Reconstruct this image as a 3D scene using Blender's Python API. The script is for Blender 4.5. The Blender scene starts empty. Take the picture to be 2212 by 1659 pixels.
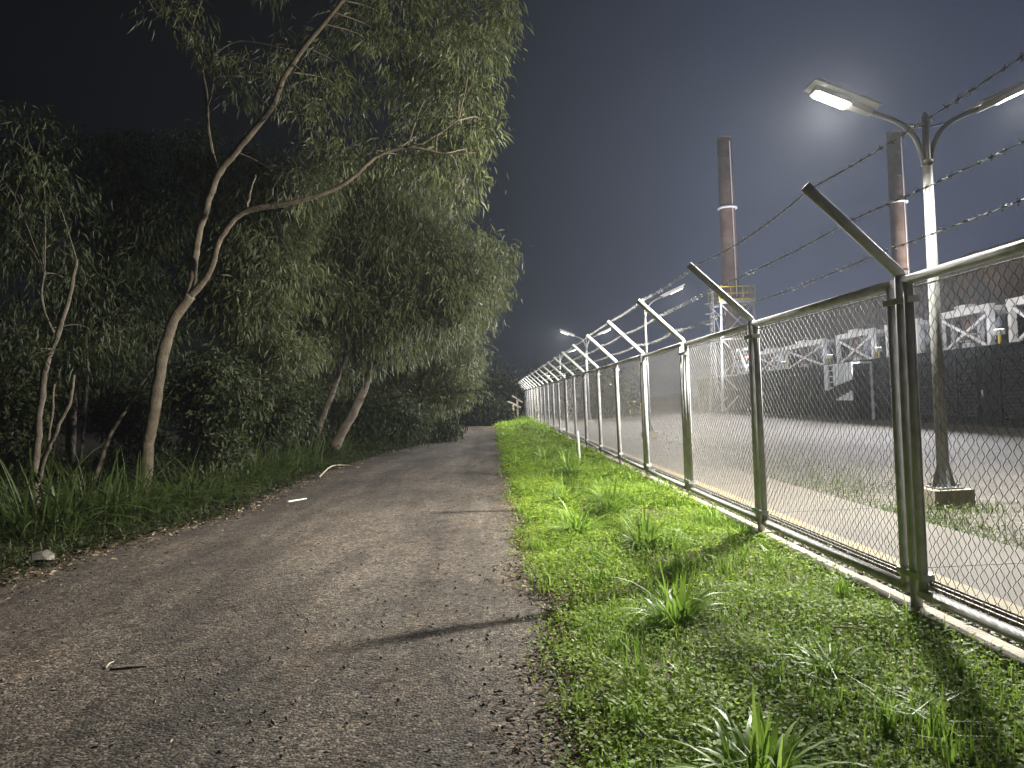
import bpy, math, random
import numpy as np
from mathutils import Vector, Matrix
random.seed(7)
rng = np.random.default_rng(7)
C = bpy.context.scene.collection
PI = math.pi

# ------------------------------------------------------------------ camera
# survey frame: photo measured at 2212 x 1659, f = 1661.  World: X right, Y along the fence, Z up
FPX, CX, CY, CAMZ = 1661.0, 1106.0, 829.5, 1.7
dc = Vector(((1060-CX)/FPX, -(865-CY)/FPX, -1)).normalized()
uc = Vector((-0.040, 1, 0)); uc = (uc-dc*uc.dot(dc)).normalized()
xc = dc.cross(uc)
Rwc = Matrix((xc, dc, uc)).transposed()
Rcw = Rwc.transposed()
CAM = Vector((0, 0, CAMZ))
def ray(px, py): return Rcw @ Vector(((px-CX)/FPX, -(py-CY)/FPX, -1))
def at(px, py, Y):
    r = ray(px, py); return CAM+r*(Y/r.y)
def onz(px, py, z=0.0):
    r = ray(px, py); return CAM+r*((z-CAMZ)/r.z)
cam = bpy.data.cameras.new('camera'); co = bpy.data.objects.new('camera', cam); C.objects.link(co)
co.matrix_world = Matrix.Translation(CAM) @ Rcw.to_4x4()
cam.sensor_width = 36; cam.lens = 36*FPX/2212; cam.clip_end = 3000; cam.clip_start = .05
bpy.context.scene.camera = co

# ------------------------------------------------------------------ helpers
def tag(o, label=None, cat=None, group=None, kind=None):
    if label: o['label'] = label
    if cat: o['category'] = cat
    if group: o['group'] = group
    if kind: o['kind'] = kind
    return o
def empty(name, loc=(0, 0, 0), rz=0.0, label=None, cat=None, group=None):
    o = bpy.data.objects.new(name, None); C.objects.link(o); o.location = loc; o.rotation_euler[2] = rz
    o.empty_display_size = .1
    return tag(o, label, cat, group)
class MB:
    def __init__(s): s.v = []; s.f = []
    def box(s, lo, hi):
        x0, y0, z0 = lo; x1, y1, z1 = hi; n = len(s.v)
        s.v += [(x0,y0,z0),(x1,y0,z0),(x1,y1,z0),(x0,y1,z0),(x0,y0,z1),(x1,y0,z1),(x1,y1,z1),(x0,y1,z1)]
        s.f += [tuple(n+i for i in q) for q in ((3,2,1,0),(4,5,6,7),(0,1,5,4),(1,2,6,5),(2,3,7,6),(3,0,4,7))]
        return s
    def tube(s, pts, rad, sides=8, cap=True):
        pts = [Vector(p) for p in pts]; m = len(pts)
        if not hasattr(rad, '__len__'): rad = [rad]*m
        n0 = len(s.v); ref = None
        for i, p in enumerate(pts):
            t = (pts[min(i+1, m-1)]-pts[max(i-1, 0)])
            if t.length < 1e-9: t = Vector((0, 0, 1))
            t.normalize()
            if ref is None:
                ref = Vector((1, 0, 0)) if abs(t.x) < .9 else Vector((0, 1, 0))
            a = ref-t*ref.dot(t); a.normalize(); b = t.cross(a); ref = a
            for k in range(sides):
                an = 2*PI*k/sides
                s.v.append(tuple(p+(a*math.cos(an)+b*math.sin(an))*rad[i]))
        for i in range(m-1):
            for k in range(sides):
                k2 = (k+1) % sides
                s.f.append((n0+i*sides+k, n0+i*sides+k2, n0+(i+1)*sides+k2, n0+(i+1)*sides+k))
        if cap:
            s.f.append(tuple(n0+k for k in range(sides))[::-1])
            s.f.append(tuple(n0+(m-1)*sides+k for k in range(sides)))
        return s
    def bar(s, a, b, w, h=None):
        a = Vector(a); b = Vector(b); h = h or w; t = (b-a).normalized()
        ref = Vector((0, 0, 1)) if abs(t.z) < .9 else Vector((0, 1, 0))
        u = t.cross(ref).normalized(); v = u.cross(t).normalized(); n = len(s.v)
        for p in (a, b):
            for su, sv in ((-1,-1),(1,-1),(1,1),(-1,1)): s.v.append(tuple(p+u*su*w/2+v*sv*h/2))
        s.f += [tuple(n+i for i in q) for q in ((3,2,1,0),(4,5,6,7),(0,1,5,4),(1,2,6,5),(2,3,7,6),(3,0,4,7))]
        return s
    def quad(s, *p):
        n = len(s.v); s.v += [tuple(q) for q in p]; s.f.append(tuple(range(n, n+len(p)))); return s
    def build(s, name, mat, parent=None, smooth=False):
        me = bpy.data.meshes.new(name); me.from_pydata(s.v, [], s.f); me.update()
        if smooth: me.shade_smooth()
        me.materials.append(mat)
        o = bpy.data.objects.new(name, me); C.objects.link(o)
        if parent: o.parent = parent
        return o
def np_mesh(name, V, mat, parent=None, k=4):
    V = np.asarray(V, dtype=np.float32).reshape(-1, 3); n = len(V); nf = n//k
    me = bpy.data.meshes.new(name)
    me.vertices.add(n); me.vertices.foreach_set('co', V.ravel())
    me.loops.add(n); me.loops.foreach_set('vertex_index', np.arange(n, dtype=np.int32))
    me.polygons.add(nf); me.polygons.foreach_set('loop_start', np.arange(0, n, k, dtype=np.int32))
    me.update(calc_edges=True); me.materials.append(mat)
    o = bpy.data.objects.new(name, me); C.objects.link(o)
    if parent: o.parent = parent
    return o
def copy_tree(o, parent=None):
    c = o.copy(); C.objects.link(c)
    if parent: c.parent = parent
    for ch in [x for x in bpy.data.objects if x.parent == o]: copy_tree(ch, c)
    return c
def smooth_path(pts, rad, step=4):
    P = [Vector(p) for p in pts]; out = []; ro = []
    for i in range(len(P)-1):
        p0, p1, p2, p3 = P[max(i-1,0)], P[i], P[i+1], P[min(i+2,len(P)-1)]
        for k in range(step):
            t = k/step
            out.append(.5*((2*p1)+(p2-p0)*t+(2*p0-5*p1+4*p2-p3)*t*t+(3*p1-p0-3*p2+p3)*t**3))
            ro.append(rad[i]*(1-t)+rad[i+1]*t)
    out.append(P[-1]); ro.append(rad[-1])
    return out, ro

# ------------------------------------------------------------------ materials
def mat(name):
    m = bpy.data.materials.new(name); m.use_nodes = True; nt = m.node_tree
    b = nt.nodes['Principled BSDF']; return m, nt, b, nt.nodes.new, nt.links.new
def plain(name, col, rough=.6, metal=0.0, var=.25, scale=6.0, bump=0.0, col2=None, bscale=None, detail=6):
    m, nt, b, N, L = mat(name)
    tc = N('ShaderNodeTexCoord'); no = N('ShaderNodeTexNoise'); no.inputs['Scale'].default_value = scale; no.inputs['Detail'].default_value = detail
    L(tc.outputs['Object'], no.inputs['Vector'])
    rp = N('ShaderNodeValToRGB'); c2 = col2 or tuple(c*(1-var) for c in col)
    rp.color_ramp.elements[0].position = .35; rp.color_ramp.elements[1].position = .68
    rp.color_ramp.elements[0].color = (*c2, 1); rp.color_ramp.elements[1].color = (*col, 1)
    L(no.outputs['Fac'], rp.inputs['Fac']); L(rp.outputs['Color'], b.inputs['Base Color'])
    b.inputs['Roughness'].default_value = rough; b.inputs['Metallic'].default_value = metal
    if bump:
        n2 = N('ShaderNodeTexNoise'); n2.inputs['Scale'].default_value = bscale or scale*6; n2.inputs['Detail'].default_value = 5
        L(tc.outputs['Object'], n2.inputs['Vector'])
        bm = N('ShaderNodeBump'); bm.inputs['Strength'].default_value = bump; bm.inputs['Distance'].default_value = .02
        L(n2.outputs['Fac'], bm.inputs['Height']); L(bm.outputs['Normal'], b.inputs['Normal'])
    return m
def leafmat(name, cols, rough=.45, trans=.3, spec=.5):
    m, nt, b, N, L = mat(name)
    g = N('ShaderNodeNewGeometry'); rp = N('ShaderNodeValToRGB'); els = rp.color_ramp.elements
    els[0].color = (*cols[0], 1); els[1].color = (*cols[-1], 1)
    for i, c in enumerate(cols[1:-1]):
        e = els.new((i+1)/(len(cols)-1)); e.color = (*c, 1)
    L(g.outputs['Random Per Island'], rp.inputs['Fac']); L(rp.outputs['Color'], b.inputs['Base Color'])
    b.inputs['Roughness'].default_value = rough; b.inputs['Specular IOR Level'].default_value = spec
    t = N('ShaderNodeBsdfTranslucent'); L(rp.outputs['Color'], t.inputs['Color'])
    mx = N('ShaderNodeMixShader'); mx.inputs[0].default_value = trans
    L(b.outputs[0], mx.inputs[1]); L(t.outputs[0], mx.inputs[2])
    L(mx.outputs[0], nt.nodes['Material Output'].inputs['Surface'])
    return m
def emis(name, col, s):
    m, nt, b, N, L = mat(name)
    b.inputs['Base Color'].default_value = (.8, .8, .8, 1); b.inputs['Emission Color'].default_value = (*col, 1); b.inputs['Emission Strength'].default_value = s
    return m
def granular(name, cols, patch, pscale, gscale, bump, rough=.85, dist=.012, vscale=None):
    """stony ground: per-grain colour, broad worn patches, grain relief"""
    m, nt, b, N, L = mat(name)
    tc = N('ShaderNodeTexCoord')
    vo = N('ShaderNodeTexVoronoi'); vo.inputs['Scale'].default_value = gscale; L(tc.outputs['Object'], vo.inputs['Vector'])
    sep = N('ShaderNodeSeparateColor'); L(vo.outputs['Color'], sep.inputs[0])
    rp = N('ShaderNodeValToRGB'); els = rp.color_ramp.elements
    els[0].color = (*cols[0], 1); els[1].color = (*cols[-1], 1)
    for i, c in enumerate(cols[1:-1]):
        e = els.new((i+1)/(len(cols)-1)); e.color = (*c, 1)
    L(sep.outputs[0], rp.inputs['Fac'])
    pn = N('ShaderNodeTexNoise'); pn.inputs['Scale'].default_value = pscale; pn.inputs['Detail'].default_value = 10; pn.inputs['Roughness'].default_value = .68
    mp = N('ShaderNodeMapping'); mp.inputs['Scale'].default_value = (1, .45, 1); L(tc.outputs['Object'], mp.inputs['Vector']); L(mp.outputs[0], pn.inputs['Vector'])
    pr = N('ShaderNodeValToRGB'); pr.color_ramp.elements[0].position = .38; pr.color_ramp.elements[1].position = .66
    pr.color_ramp.elements[0].color = (*patch[0], 1); pr.color_ramp.elements[1].color = (*patch[1], 1)
    L(pn.outputs['Fac'], pr.inputs['Fac'])
    mx = N('ShaderNodeMix'); mx.data_type = 'RGBA'; mx.blend_type = 'MULTIPLY'; mx.inputs[0].default_value = 1
    L(rp.outputs['Color'], mx.inputs[6]); L(pr.outputs['Color'], mx.inputs[7]); L(mx.outputs[2], b.inputs['Base Color'])
    n2 = N('ShaderNodeTexNoise'); n2.inputs['Scale'].default_value = gscale*.35; n2.inputs['Detail'].default_value = 8; n2.inputs['Roughness'].default_value = .7
    L(tc.outputs['Object'], n2.inputs['Vector'])
    ma = N('ShaderNodeMath'); ma.operation = 'MULTIPLY_ADD'; ma.inputs[1].default_value = -.5
    L(vo.outputs['Distance'], ma.inputs[0]); L(n2.outputs['Fac'], ma.inputs[2])
    bm = N('ShaderNodeBump'); bm.inputs['Strength'].default_value = bump; bm.inputs['Distance'].default_value = dist
    L(ma.outputs[0], bm.inputs['Height']); L(bm.outputs['Normal'], b.inputs['Normal'])
    b.inputs['Roughness'].default_value = rough; b.inputs['Specular IOR Level'].default_value = .35
    return m

M_road = granular('road_asphalt', [(.026,.023,.020),(.067,.060,.053),(.115,.106,.095),(.25,.235,.21)], [(.46,.42,.38),(1.25,1.14,1.02)], .7, 52, .9, dist=.022)
nt_ = M_road.node_tree; pb_ = nt_.nodes['Principled BSDF']; src = pb_.inputs['Base Color'].links[0].from_socket
tc_ = nt_.nodes.new('ShaderNodeTexCoord')
def stain(scale, sc, lo, hi, dark, light, prev, det=6):
    mp = nt_.nodes.new('ShaderNodeMapping'); mp.inputs['Scale'].default_value = sc; nt_.links.new(tc_.outputs['Object'], mp.inputs['Vector'])
    n = nt_.nodes.new('ShaderNodeTexNoise'); n.inputs['Scale'].default_value = scale; n.inputs['Detail'].default_value = det; n.inputs['Roughness'].default_value = .62; n.inputs['Distortion'].default_value = .6
    nt_.links.new(mp.outputs[0], n.inputs['Vector'])
    r = nt_.nodes.new('ShaderNodeValToRGB'); r.color_ramp.elements[0].position = lo; r.color_ramp.elements[1].position = hi
    r.color_ramp.elements[0].color = (*dark, 1); r.color_ramp.elements[1].color = (*light, 1); nt_.links.new(n.outputs['Fac'], r.inputs['Fac'])
    m = nt_.nodes.new('ShaderNodeMix'); m.data_type = 'RGBA'; m.blend_type = 'MULTIPLY'; m.inputs[0].default_value = 1
    nt_.links.new(prev, m.inputs[6]); nt_.links.new(r.outputs['Color'], m.inputs[7]); return m.outputs[2]
src = stain(.7, (2.2,.22,1), .36, .62, (.62,.58,.54), (1.12,1.1,1.06), src)
src = stain(5.0, (1,1,1), .34, .46, (.45,.42,.38), (1,1,1), src, 8)
src = stain(1.3, (1,.5,1), .52, .70, (1,1,1), (1.16,1.05,.95), src)
nt_.links.new(src, pb_.inputs['Base Color'])
M_soil = granular('soil', [(.05,.04,.028),(.09,.07,.05),(.15,.12,.09)], [(.6,.6,.55),(1.1,1.05,1)], 1.5, 60, .8)
M_gravel = granular('gravel', [(.024,.022,.019),(.05,.046,.04),(.082,.075,.065),(.15,.139,.122)], [(.6,.58,.55),(1.05,1.02,.98)], .5, 26, 1.0, dist=.03)
M_conc = plain('concrete', (.30,.265,.20), .85, var=.35, scale=4, bump=.5, bscale=60)
M_path = plain('path_concrete', (.055,.046,.033), .85, var=.3, scale=1.6, bump=.4, bscale=80)
M_yellow = plain('yellow_paint', (.72,.55,.06), .6, var=.45, scale=7)
M_yellowworn = plain('worn_yellow_paint', (.15,.11,.03), .8, col2=(.09,.075,.045), scale=5)
M_galv = plain('galvanised_steel', (.54,.53,.53), .5, .0, var=.35, scale=9, bump=.12, bscale=40)
M_arm = plain('lightened_arm_paint', (.8,.8,.75), .5, .0, var=.22, scale=12)  # pale arm paint, lightened further to stand in for lamp glare
M_wire = plain('chain_link_wire', (.33,.31,.28), .45, .2, var=.5, scale=14)
M_barb = plain('barbed_wire', (.6,.59,.55), .45, .2, var=.4, scale=20)
M_lampgrey = plain('lamp_pole_paint', (.13,.133,.127), .5, 0, var=.06, scale=2)
M_head = plain('lamp_housing', (.4,.4,.37), .5, 0, var=.15, scale=6)
M_panel = plain('solar_panel', (.03,.035,.05), .2, .1, var=.2, scale=20)
M_lens = emis('lamp_lens', (1, .94, .76), 200)
M_flood = emis('floodlight_lens', (1, .96, .9), 40)
M_bark = plain('bark_brown', (.12,.094,.06), .9, var=.45, scale=7, bump=.9, bscale=22)
M_barkd = plain('bark_dark', (.12,.095,.065), .9, var=.5, scale=6, bump=.9, bscale=20)
M_rust = plain('rusty_steel', (.23,.13,.085), .8, .15, col2=(.11,.055,.035), scale=2.2, bump=.2)
M_ruststack = plain('stack_steel', (.17,.115,.09), .8, .0, col2=(.10,.055,.04), scale=1.1, bump=.2)
M_white = plain('white_steel', (.8,.79,.84), .5, var=.12, scale=3)
M_black = plain('black_panel', (.005,.0055,.007), .85, var=.3, scale=2)
M_louv = plain('louvre_black', (.011,.0115,.014), .7, var=.2, scale=4)
for _m in (M_black, M_louv): _m.node_tree.nodes['Principled BSDF'].inputs['Specular IOR Level'].default_value = .12
M_duct = plain('duct_black', (.02,.016,.013), .85, 0, col2=(.085,.052,.033), scale=.7)
M_steel = plain('tower_steel', (.42,.42,.45), .6, 0, var=.2, scale=3)
M_corr = plain('corrugated_grey', (.42,.44,.5), .5, .2, var=.15, scale=2)
M_deadwood = plain('dead_wood', (.45,.38,.27), .85, var=.3, scale=20)
M_pale = plain('pale_paint', (.78,.78,.74), .6, var=.15, scale=8)
M_stone = plain('pale_stone', (.6,.58,.53), .9, var=.35, scale=10, bump=.6)
M_dstone = plain('dark_stone', (.2,.18,.15), .9, var=.4, scale=16, bump=.6)
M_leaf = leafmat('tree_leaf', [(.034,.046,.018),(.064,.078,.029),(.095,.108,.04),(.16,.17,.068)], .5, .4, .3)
M_leafd = leafmat('shrub_and_shaded_leaf', [(.016,.022,.007),(.03,.039,.012),(.048,.058,.019)], .6, .3, .22)  # shrub leaf, darkened to put the left side's shade into its trees
M_cover = leafmat('ground_cover_leaf', [(.10,.18,.018),(.18,.29,.028),(.265,.375,.04),(.35,.44,.075)], .5, .58, .2)
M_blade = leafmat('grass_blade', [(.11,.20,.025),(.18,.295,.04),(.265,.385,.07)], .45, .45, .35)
M_bladed = leafmat('shaded_grass_blade', [(.038,.06,.014),(.06,.09,.022),(.10,.12,.04)], .45, .4, .3)  # darker copy of the grass blade; dim light of the left verge in the colour
M_dry = leafmat('dry_leaf', [(.05,.03,.016),(.09,.055,.03),(.16,.115,.065),(.38,.32,.21)], .7, .1, .3)

M_far = leafmat('far_shaded_leaf', [(.01,.013,.007),(.016,.021,.01),(.025,.03,.014)], .8, .2, .05)  # leaf colour darkened in place of the missing light at the road end
# ------------------------------------------------------------------ world: night sky with the plant's glow
w = bpy.data.worlds.new('World'); bpy.context.scene.world = w; w.use_nodes = True
nt = w.node_tree; N = nt.nodes.new; L = nt.links.new; bg = nt.nodes['Background']
MOON_EL, MOON_ROT = math.radians(38), math.radians(120)
sk = N('ShaderNodeTexSky'); sk.sky_type = 'NISHITA'; sk.sun_disc = False; sk.sun_elevation = MOON_EL; sk.sun_rotation = MOON_ROT
bg2 = N('ShaderNodeBackground'); L(sk.outputs[0], bg2.inputs['Color']); bg2.inputs['Strength'].default_value = .0004
tc = N('ShaderNodeTexCoord'); sx = N('ShaderNodeSeparateXYZ'); L(tc.outputs['Generated'], sx.inputs[0])
def mr(src, a, b, c, d, smooth=True):
    n = N('ShaderNodeMapRange'); n.interpolation_type = 'SMOOTHSTEP' if smooth else 'LINEAR'
    for i, v in zip((1,2,3,4), (a,b,c,d)): n.inputs[i].default_value = v
    L(src, n.inputs[0]); return n.outputs[0]
def mth(op, a, b):
    n = N('ShaderNodeMath'); n.operation = op
    for i, v in enumerate((a, b)):
        if isinstance(v, (int, float)): n.inputs[i].default_value = v
        else: L(v, n.inputs[i])
    return n.outputs[0]
gx = mr(sx.outputs[0], -.2, .36, 0, 1)
gz_ = mr(sx.outputs[2], -.02, .75, .85, .35)
glow = mth('MULTIPLY', gx, gz_)
nz = N('ShaderNodeTexNoise'); nz.inputs['Scale'].default_value = 2.2; nz.inputs['Detail'].default_value = 4; L(tc.outputs['Generated'], nz.inputs['Vector'])
glow = mth('MULTIPLY', glow, mr(nz.outputs['Fac'], .25, .75, .75, 1.25, False))
glow = mth('ADD', glow, .006)
mixc = N('ShaderNodeMix'); mixc.data_type = 'RGBA'; L(gx, mixc.inputs[0])
mixc.inputs[6].default_value = (.7, .93, 1.2, 1); mixc.inputs[7].default_value = (.66, .86, 1.6, 1)
L(mixc.outputs[2], bg.inputs['Color'])
L(mth('MULTIPLY', glow, .05), bg.inputs['Strength'])
ad = N('ShaderNodeAddShader'); L(bg.outputs[0], ad.inputs[0]); L(bg2.outputs[0], ad.inputs[1])
L(ad.outputs[0], nt.nodes['World Output'].inputs['Surface'])
sl = bpy.data.lights.new('moon', 'SUN'); sl.energy = .004; sl.angle = math.radians(.5); sl.color = (.85, .92, 1)
so = bpy.data.objects.new('moon', sl); C.objects.link(so); so.rotation_euler = (math.radians(90)-MOON_EL, 0, PI-MOON_ROT)

# ------------------------------------------------------------------ ground
def sstep(t): t = max(0, min(1, t)); return t*t*(3-2*t)
def gz(x, y):
    if x < -4.4: return .38*sstep((-4.4-x)/4.5)
    if x < .25: return 0.0
    if x < 2.7: return .13*sstep((x-.25)/1.9)
    if x < 3.3: return .13
    return .13-.13*sstep((x-3.3)/1.6)
def gzv(x): return np.array([gz(a, 0) for a in x])
def grid(name, xs, ys, fz, m):
    b = MB(); nx = len(xs)
    for y in ys:
        for x in xs: b.v.append((x, y, fz(x, y)))
    for j in range(len(ys)-1):
        for i in range(nx-1): b.f.append((j*nx+i, j*nx+i+1, (j+1)*nx+i+1, (j+1)*nx+i))
    return tag(b.build(name, m, smooth=True), kind='structure')
xs = [-900,-300,-100,-50,-25,-15,-11]+[-9+.5*i for i in range(10)]+[-4.2,-3.9,-2,0,.25]+[.4+.2*i for i in range(23)]+[5,5.5,6,9,15,30,60,150,400,900]
ys = [-60,-10,0]+[2+2*i for i in range(30)]+[70,90,120,200,400,900]
grid('ground', xs, ys, lambda x, y: gz(x, y)-(.012 if -4.6 < x < .5 or x > 4.4 else 0), M_soil)

LE = [onz(-500,1420), onz(-200,1322), onz(0,1265), onz(200,1195), onz(470,1120), onz(690,1022), onz(840,977), onz(965,948)]
LEy = np.array([-6]+[p.y for p in LE]+[50, 85]); LEx = np.array([-4.9]+[p.x for p in LE]+[-1.9, -2.2])
def left_edge(y): return float(np.interp(y, LEy, LEx))
def right_edge(y): return .36+.07*math.sin(y*1.3)+.05*math.sin(y*3.1+1)+.03*math.sin(y*7.3)+.13*math.exp(-max(y-2.5, 0)/2.5)
b = MB(); rows = np.concatenate([np.arange(-6, 20, .18), np.arange(20, 86, 1.0)]); NX = 18
for y in rows:
    a = left_edge(y)+.07*math.sin(y*2.1)+.05*math.sin(y*5.3); c = right_edge(y)
    for i in range(NX+1):
        t = i/NX; x = a+(c-a)*t
        z = .004+.014*math.sin(PI*t)-.012*(math.exp(-((t-.33)/.09)**2)+math.exp(-((t-.74)/.09)**2))+.003*math.sin(x*3+y*1.7)
        b.v.append((x, y, z+.004))
for j in range(len(rows)-1):
    for i in range(NX): b.f.append((j*(NX+1)+i, j*(NX+1)+i+1, (j+1)*(NX+1)+i+1, (j+1)*(NX+1)+i))
tag(b.build('road', M_road, smooth=True), kind='structure')
grid('yard', [4.52,5,6,8,12,20,40,80], [-8]+list(np.arange(0, 90, 3))+[120], lambda x, y: gz(x, y)+.012, M_gravel)

# fence beam, inner path
b = MB(); y = -2.0
while y < 74:
    dx = .008*math.sin(y*.9); b.box((2.735+dx, y, -.05), (2.885+dx, y+1.98, .20+.008*math.sin(y*1.7))); y += 2.0
tag(b.build('kerb', M_conc), kind='structure')
b = MB(); y = -6.0
while y < 78:
    b.box((3.33, y, -.05), (4.49, y+2.985, .245)); y += 3.0
tag(b.build('path', M_path), kind='structure')
b = MB(); y = -6.0
while y < 78:
    b.box((3.19, y, -.05), (3.325, y+2.985, .25)); y += 3.0
tag(b.build('path_edge', M_yellowworn), kind='structure')

# ------------------------------------------------------------------ fence
FX, P0, SP, NP = 2.81, 5.13, 2.95, 22
ZB, ZT = .315, 2.395
fence = empty('chain_link_fence', (FX, P0, 0), 0, 'long grey chain link fence in pipe frames with slanted barbed wire arms beside the grass', 'fence')
pm = MB().tube([(0,0,.1),(0,0,2.44)], .037, 14)
pm2 = MB()
pm2.tube([(0,0,2.43),(-.01,0,2.455),(-.63,0,3.06)], .036, 12)
post0 = pm.build('post', M_galv, fence, True)
arm0 = pm2.build('barbed_wire_arm', M_arm, post0, True)
for z in (.42, 2.26):
    MB().box((-.043, -.15, z-.02), (.043, .15, z+.02)).build('clamp', M_galv, post0)
def panel(r_wire):
    f = MB(); y0, y1 = .115, SP-.115; r = .032
    f.tube([(0,y0,ZB),(0,y0,ZT)], r, 12); f.tube([(0,y1,ZB),(0,y1,ZT)], r, 12)
    f.tube([(0,y0-r,ZT),(0,y1+r,ZT)], .034, 12); f.tube([(0,y0-r,ZB),(0,y1+r,ZB)], .034, 12)
    fr = f.build('panel_frame', M_galv, fence, True)
    wm = MB(); p = .092; hy = p/2; ya, yb = y0+.03, y1-.03; n = int((yb-ya)/hy); hz = (ZT-ZB-.08)/48; r = r_wire
    for i in range(n):
        x0 = ya+i*hy; pts = []
        for k in range(49):
            yk = x0+(hy if (k+i) % 2 == 0 else 0)+random.uniform(-.003,.003)
            xo = .004 if (k+i) % 2 == 0 else -.004
            pts.append((xo+.012+.014*math.sin(k*.13+i*.05)*math.sin(i*.05), yk, ZB+.04+k*hz))
        wm.tube(pts, r, 4, False)
    w_ = wm.build('chain_link', M_wire, fr)
    t = MB()
    for dz, dx in ((.07,.02),(.10,.026),(.13,.02)): t.tube([(dx,ya,ZB+dz-.04),(dx,yb,ZB+dz-.04)], .004, 5)
    t.tube([(.014,ya,ZT-.055),(.014,yb,ZT-.055)], .006, 5); t.tube([(.012,ya+.004,ZB+.03),(.012,ya+.004,ZT-.03)], .006, 5); t.tube([(.012,yb,ZB+.03),(.012,yb,ZT-.03)], .006, 5)
    t.build('tension_bar', M_galv, fr)
    return fr
pan0 = panel(.0024); pan1 = panel(.0011)
for k in range(-1, NP):
    p = post0 if k == -1 else copy_tree(post0, fence)
    p.location = (random.uniform(-.008,.008), k*SP, 0); p.rotation_euler = (random.uniform(-.006,.006), random.uniform(-.006,.006), random.uniform(-.05,.05))
for k in range(-2, NP-1):
    p = {-2: pan0, 2: pan1}.get(k) or copy_tree(pan0 if k < 2 else pan1, fence)
    p.location = (random.uniform(-.012,.012), k*SP, random.uniform(-.012,.012)); p.rotation_euler = (random.uniform(-.004,.004), random.uniform(-.004,.004), 0)
def strand(dx, z):
    b = MB(); pts1 = []; pts2 = []; y = -5.0; yend = (NP-1)*SP
    while y < yend:
        u = (y % SP)/SP; sag = -.05*4*u*(1-u)*(.6+.4*math.sin(y*.37+dx*9)); dxx = .012*math.sin(y*1.1+dx)
        ph = y*2*PI/.11; st = .04 if y < 12 else .12
        r_ = .0035
        pts1.append((dx+dxx+r_*math.cos(ph), y, z+sag+r_*math.sin(ph))); pts2.append((dx+dxx-r_*math.cos(ph), y, z+sag-r_*math.sin(ph)))
        y += st
    b.tube(pts1, .0024, 4, False); b.tube(pts2, .0024, 4, False)
    y = -5.0
    while y < yend:
        u = (y % SP)/SP; sag = -.05*4*u*(1-u)*(.6+.4*math.sin(y*.37+dx*9)); dxx = .012*math.sin(y*1.1+dx)
        c = Vector((dx+dxx, y, z+sag))
        for q in range(2):
            a = random.uniform(0, PI); d = Vector((math.cos(a)*.8, random.uniform(-.5,.5), math.sin(a))).normalized()*random.uniform(.016,.026)
            b.tube([c-d+Vector((0,q*.01,0)), c+d+Vector((0,q*.01,0))], .0022, 3)
        b.tube([c-Vector((0,.012,0)), c+Vector((0,.018,0))], .0055, 5)
        y += random.uniform(.09,.13)
    return b.build('barbed_wire', M_barb, fence)
for dx, z in ((-.575,3.05),(-.335,2.815),(-.11,2.60)): strand(dx, z)

# ------------------------------------------------------------------ street lamps
def area(name, parent, loc, size, power, tilt, col=(1,.97,.89), rotz=0):
    l = bpy.data.lights.new(name, 'AREA'); l.shape = 'RECTANGLE'; l.size, l.size_y = size; l.energy = power; l.color = col
    o = bpy.data.objects.new(name, l); C.objects.link(o); o.parent = parent; o.location = loc; o.rotation_euler = (0, tilt, rotz); return o
def lamp_arm(root, s, power, tilt=-.27):
    """s = -1 towards the road, +1 towards the yard"""
    b = MB(); pts = [(s*.045,0,4.72),(s*.12,0,5.0),(s*.22,0,5.15),(s*.36,0,5.27),(s*.58,0,5.37),(s*.78,0,5.44)]
    P, R = smooth_path(pts, [.035]*6, 4); b.tube(P, R, 10)
    b.tube([(s*.03,0,5.2),(s*.36,0,5.27)], .013, 6)
    a = b.build('lamp_arm', M_lampgrey, root, True)
    th = math.radians(23)
    h = MB()
    prof = [(.0,.045),(.06,.06),(.3,.075),(.34,.13),(.82,.13),(.86,.1)]
    for i in range(len(prof)-1):
        (u0,w0),(u1,w1) = prof[i], prof[i+1]
        for za, zb in ((-.035,.03),):
            n = len(h.v)
            for u, w_ in ((u0,w0),(u1,w1)):
                h.v += [(u,-w_,za),(u,w_,za),(u,w_,zb),(u,-w_,zb)]
            h.f += [(n,n+1,n+5,n+4),(n+1,n+2,n+6,n+5),(n+2,n+3,n+7,n+6),(n+3,n,n+4,n+7)]
            if i == 0: h.f.append((n+3,n+2,n+1,n))
            if i == len(prof)-2: h.f.append((n+4,n+5,n+6,n+7))
    ho = h.build('lamp_head', M_head, root)
    ho.location = (s*.74, 0, 5.415); ho.rotation_euler = (0, -th, 0) if s > 0 else (0, -th, PI)
    pb = MB().box((-.02,-.2,.05),(.93,.2,.085)); pb.box((.1,-.03,.028),(.75,.03,.052)); pb.build('solar_panel', M_head, ho)
    MB().box((.36,-.11,-.043),(.80,.11,-.037)).build('lamp_lens', M_lens, ho)
    for q in (-1, 1):                                # lenses throw the light both ways along the fence
        l = area('lamp_light', ho, (.58+.0*q, q*.06, -.06), (.42,.11), power*.5, tilt); l.rotation_euler[0] = q*.88
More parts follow.
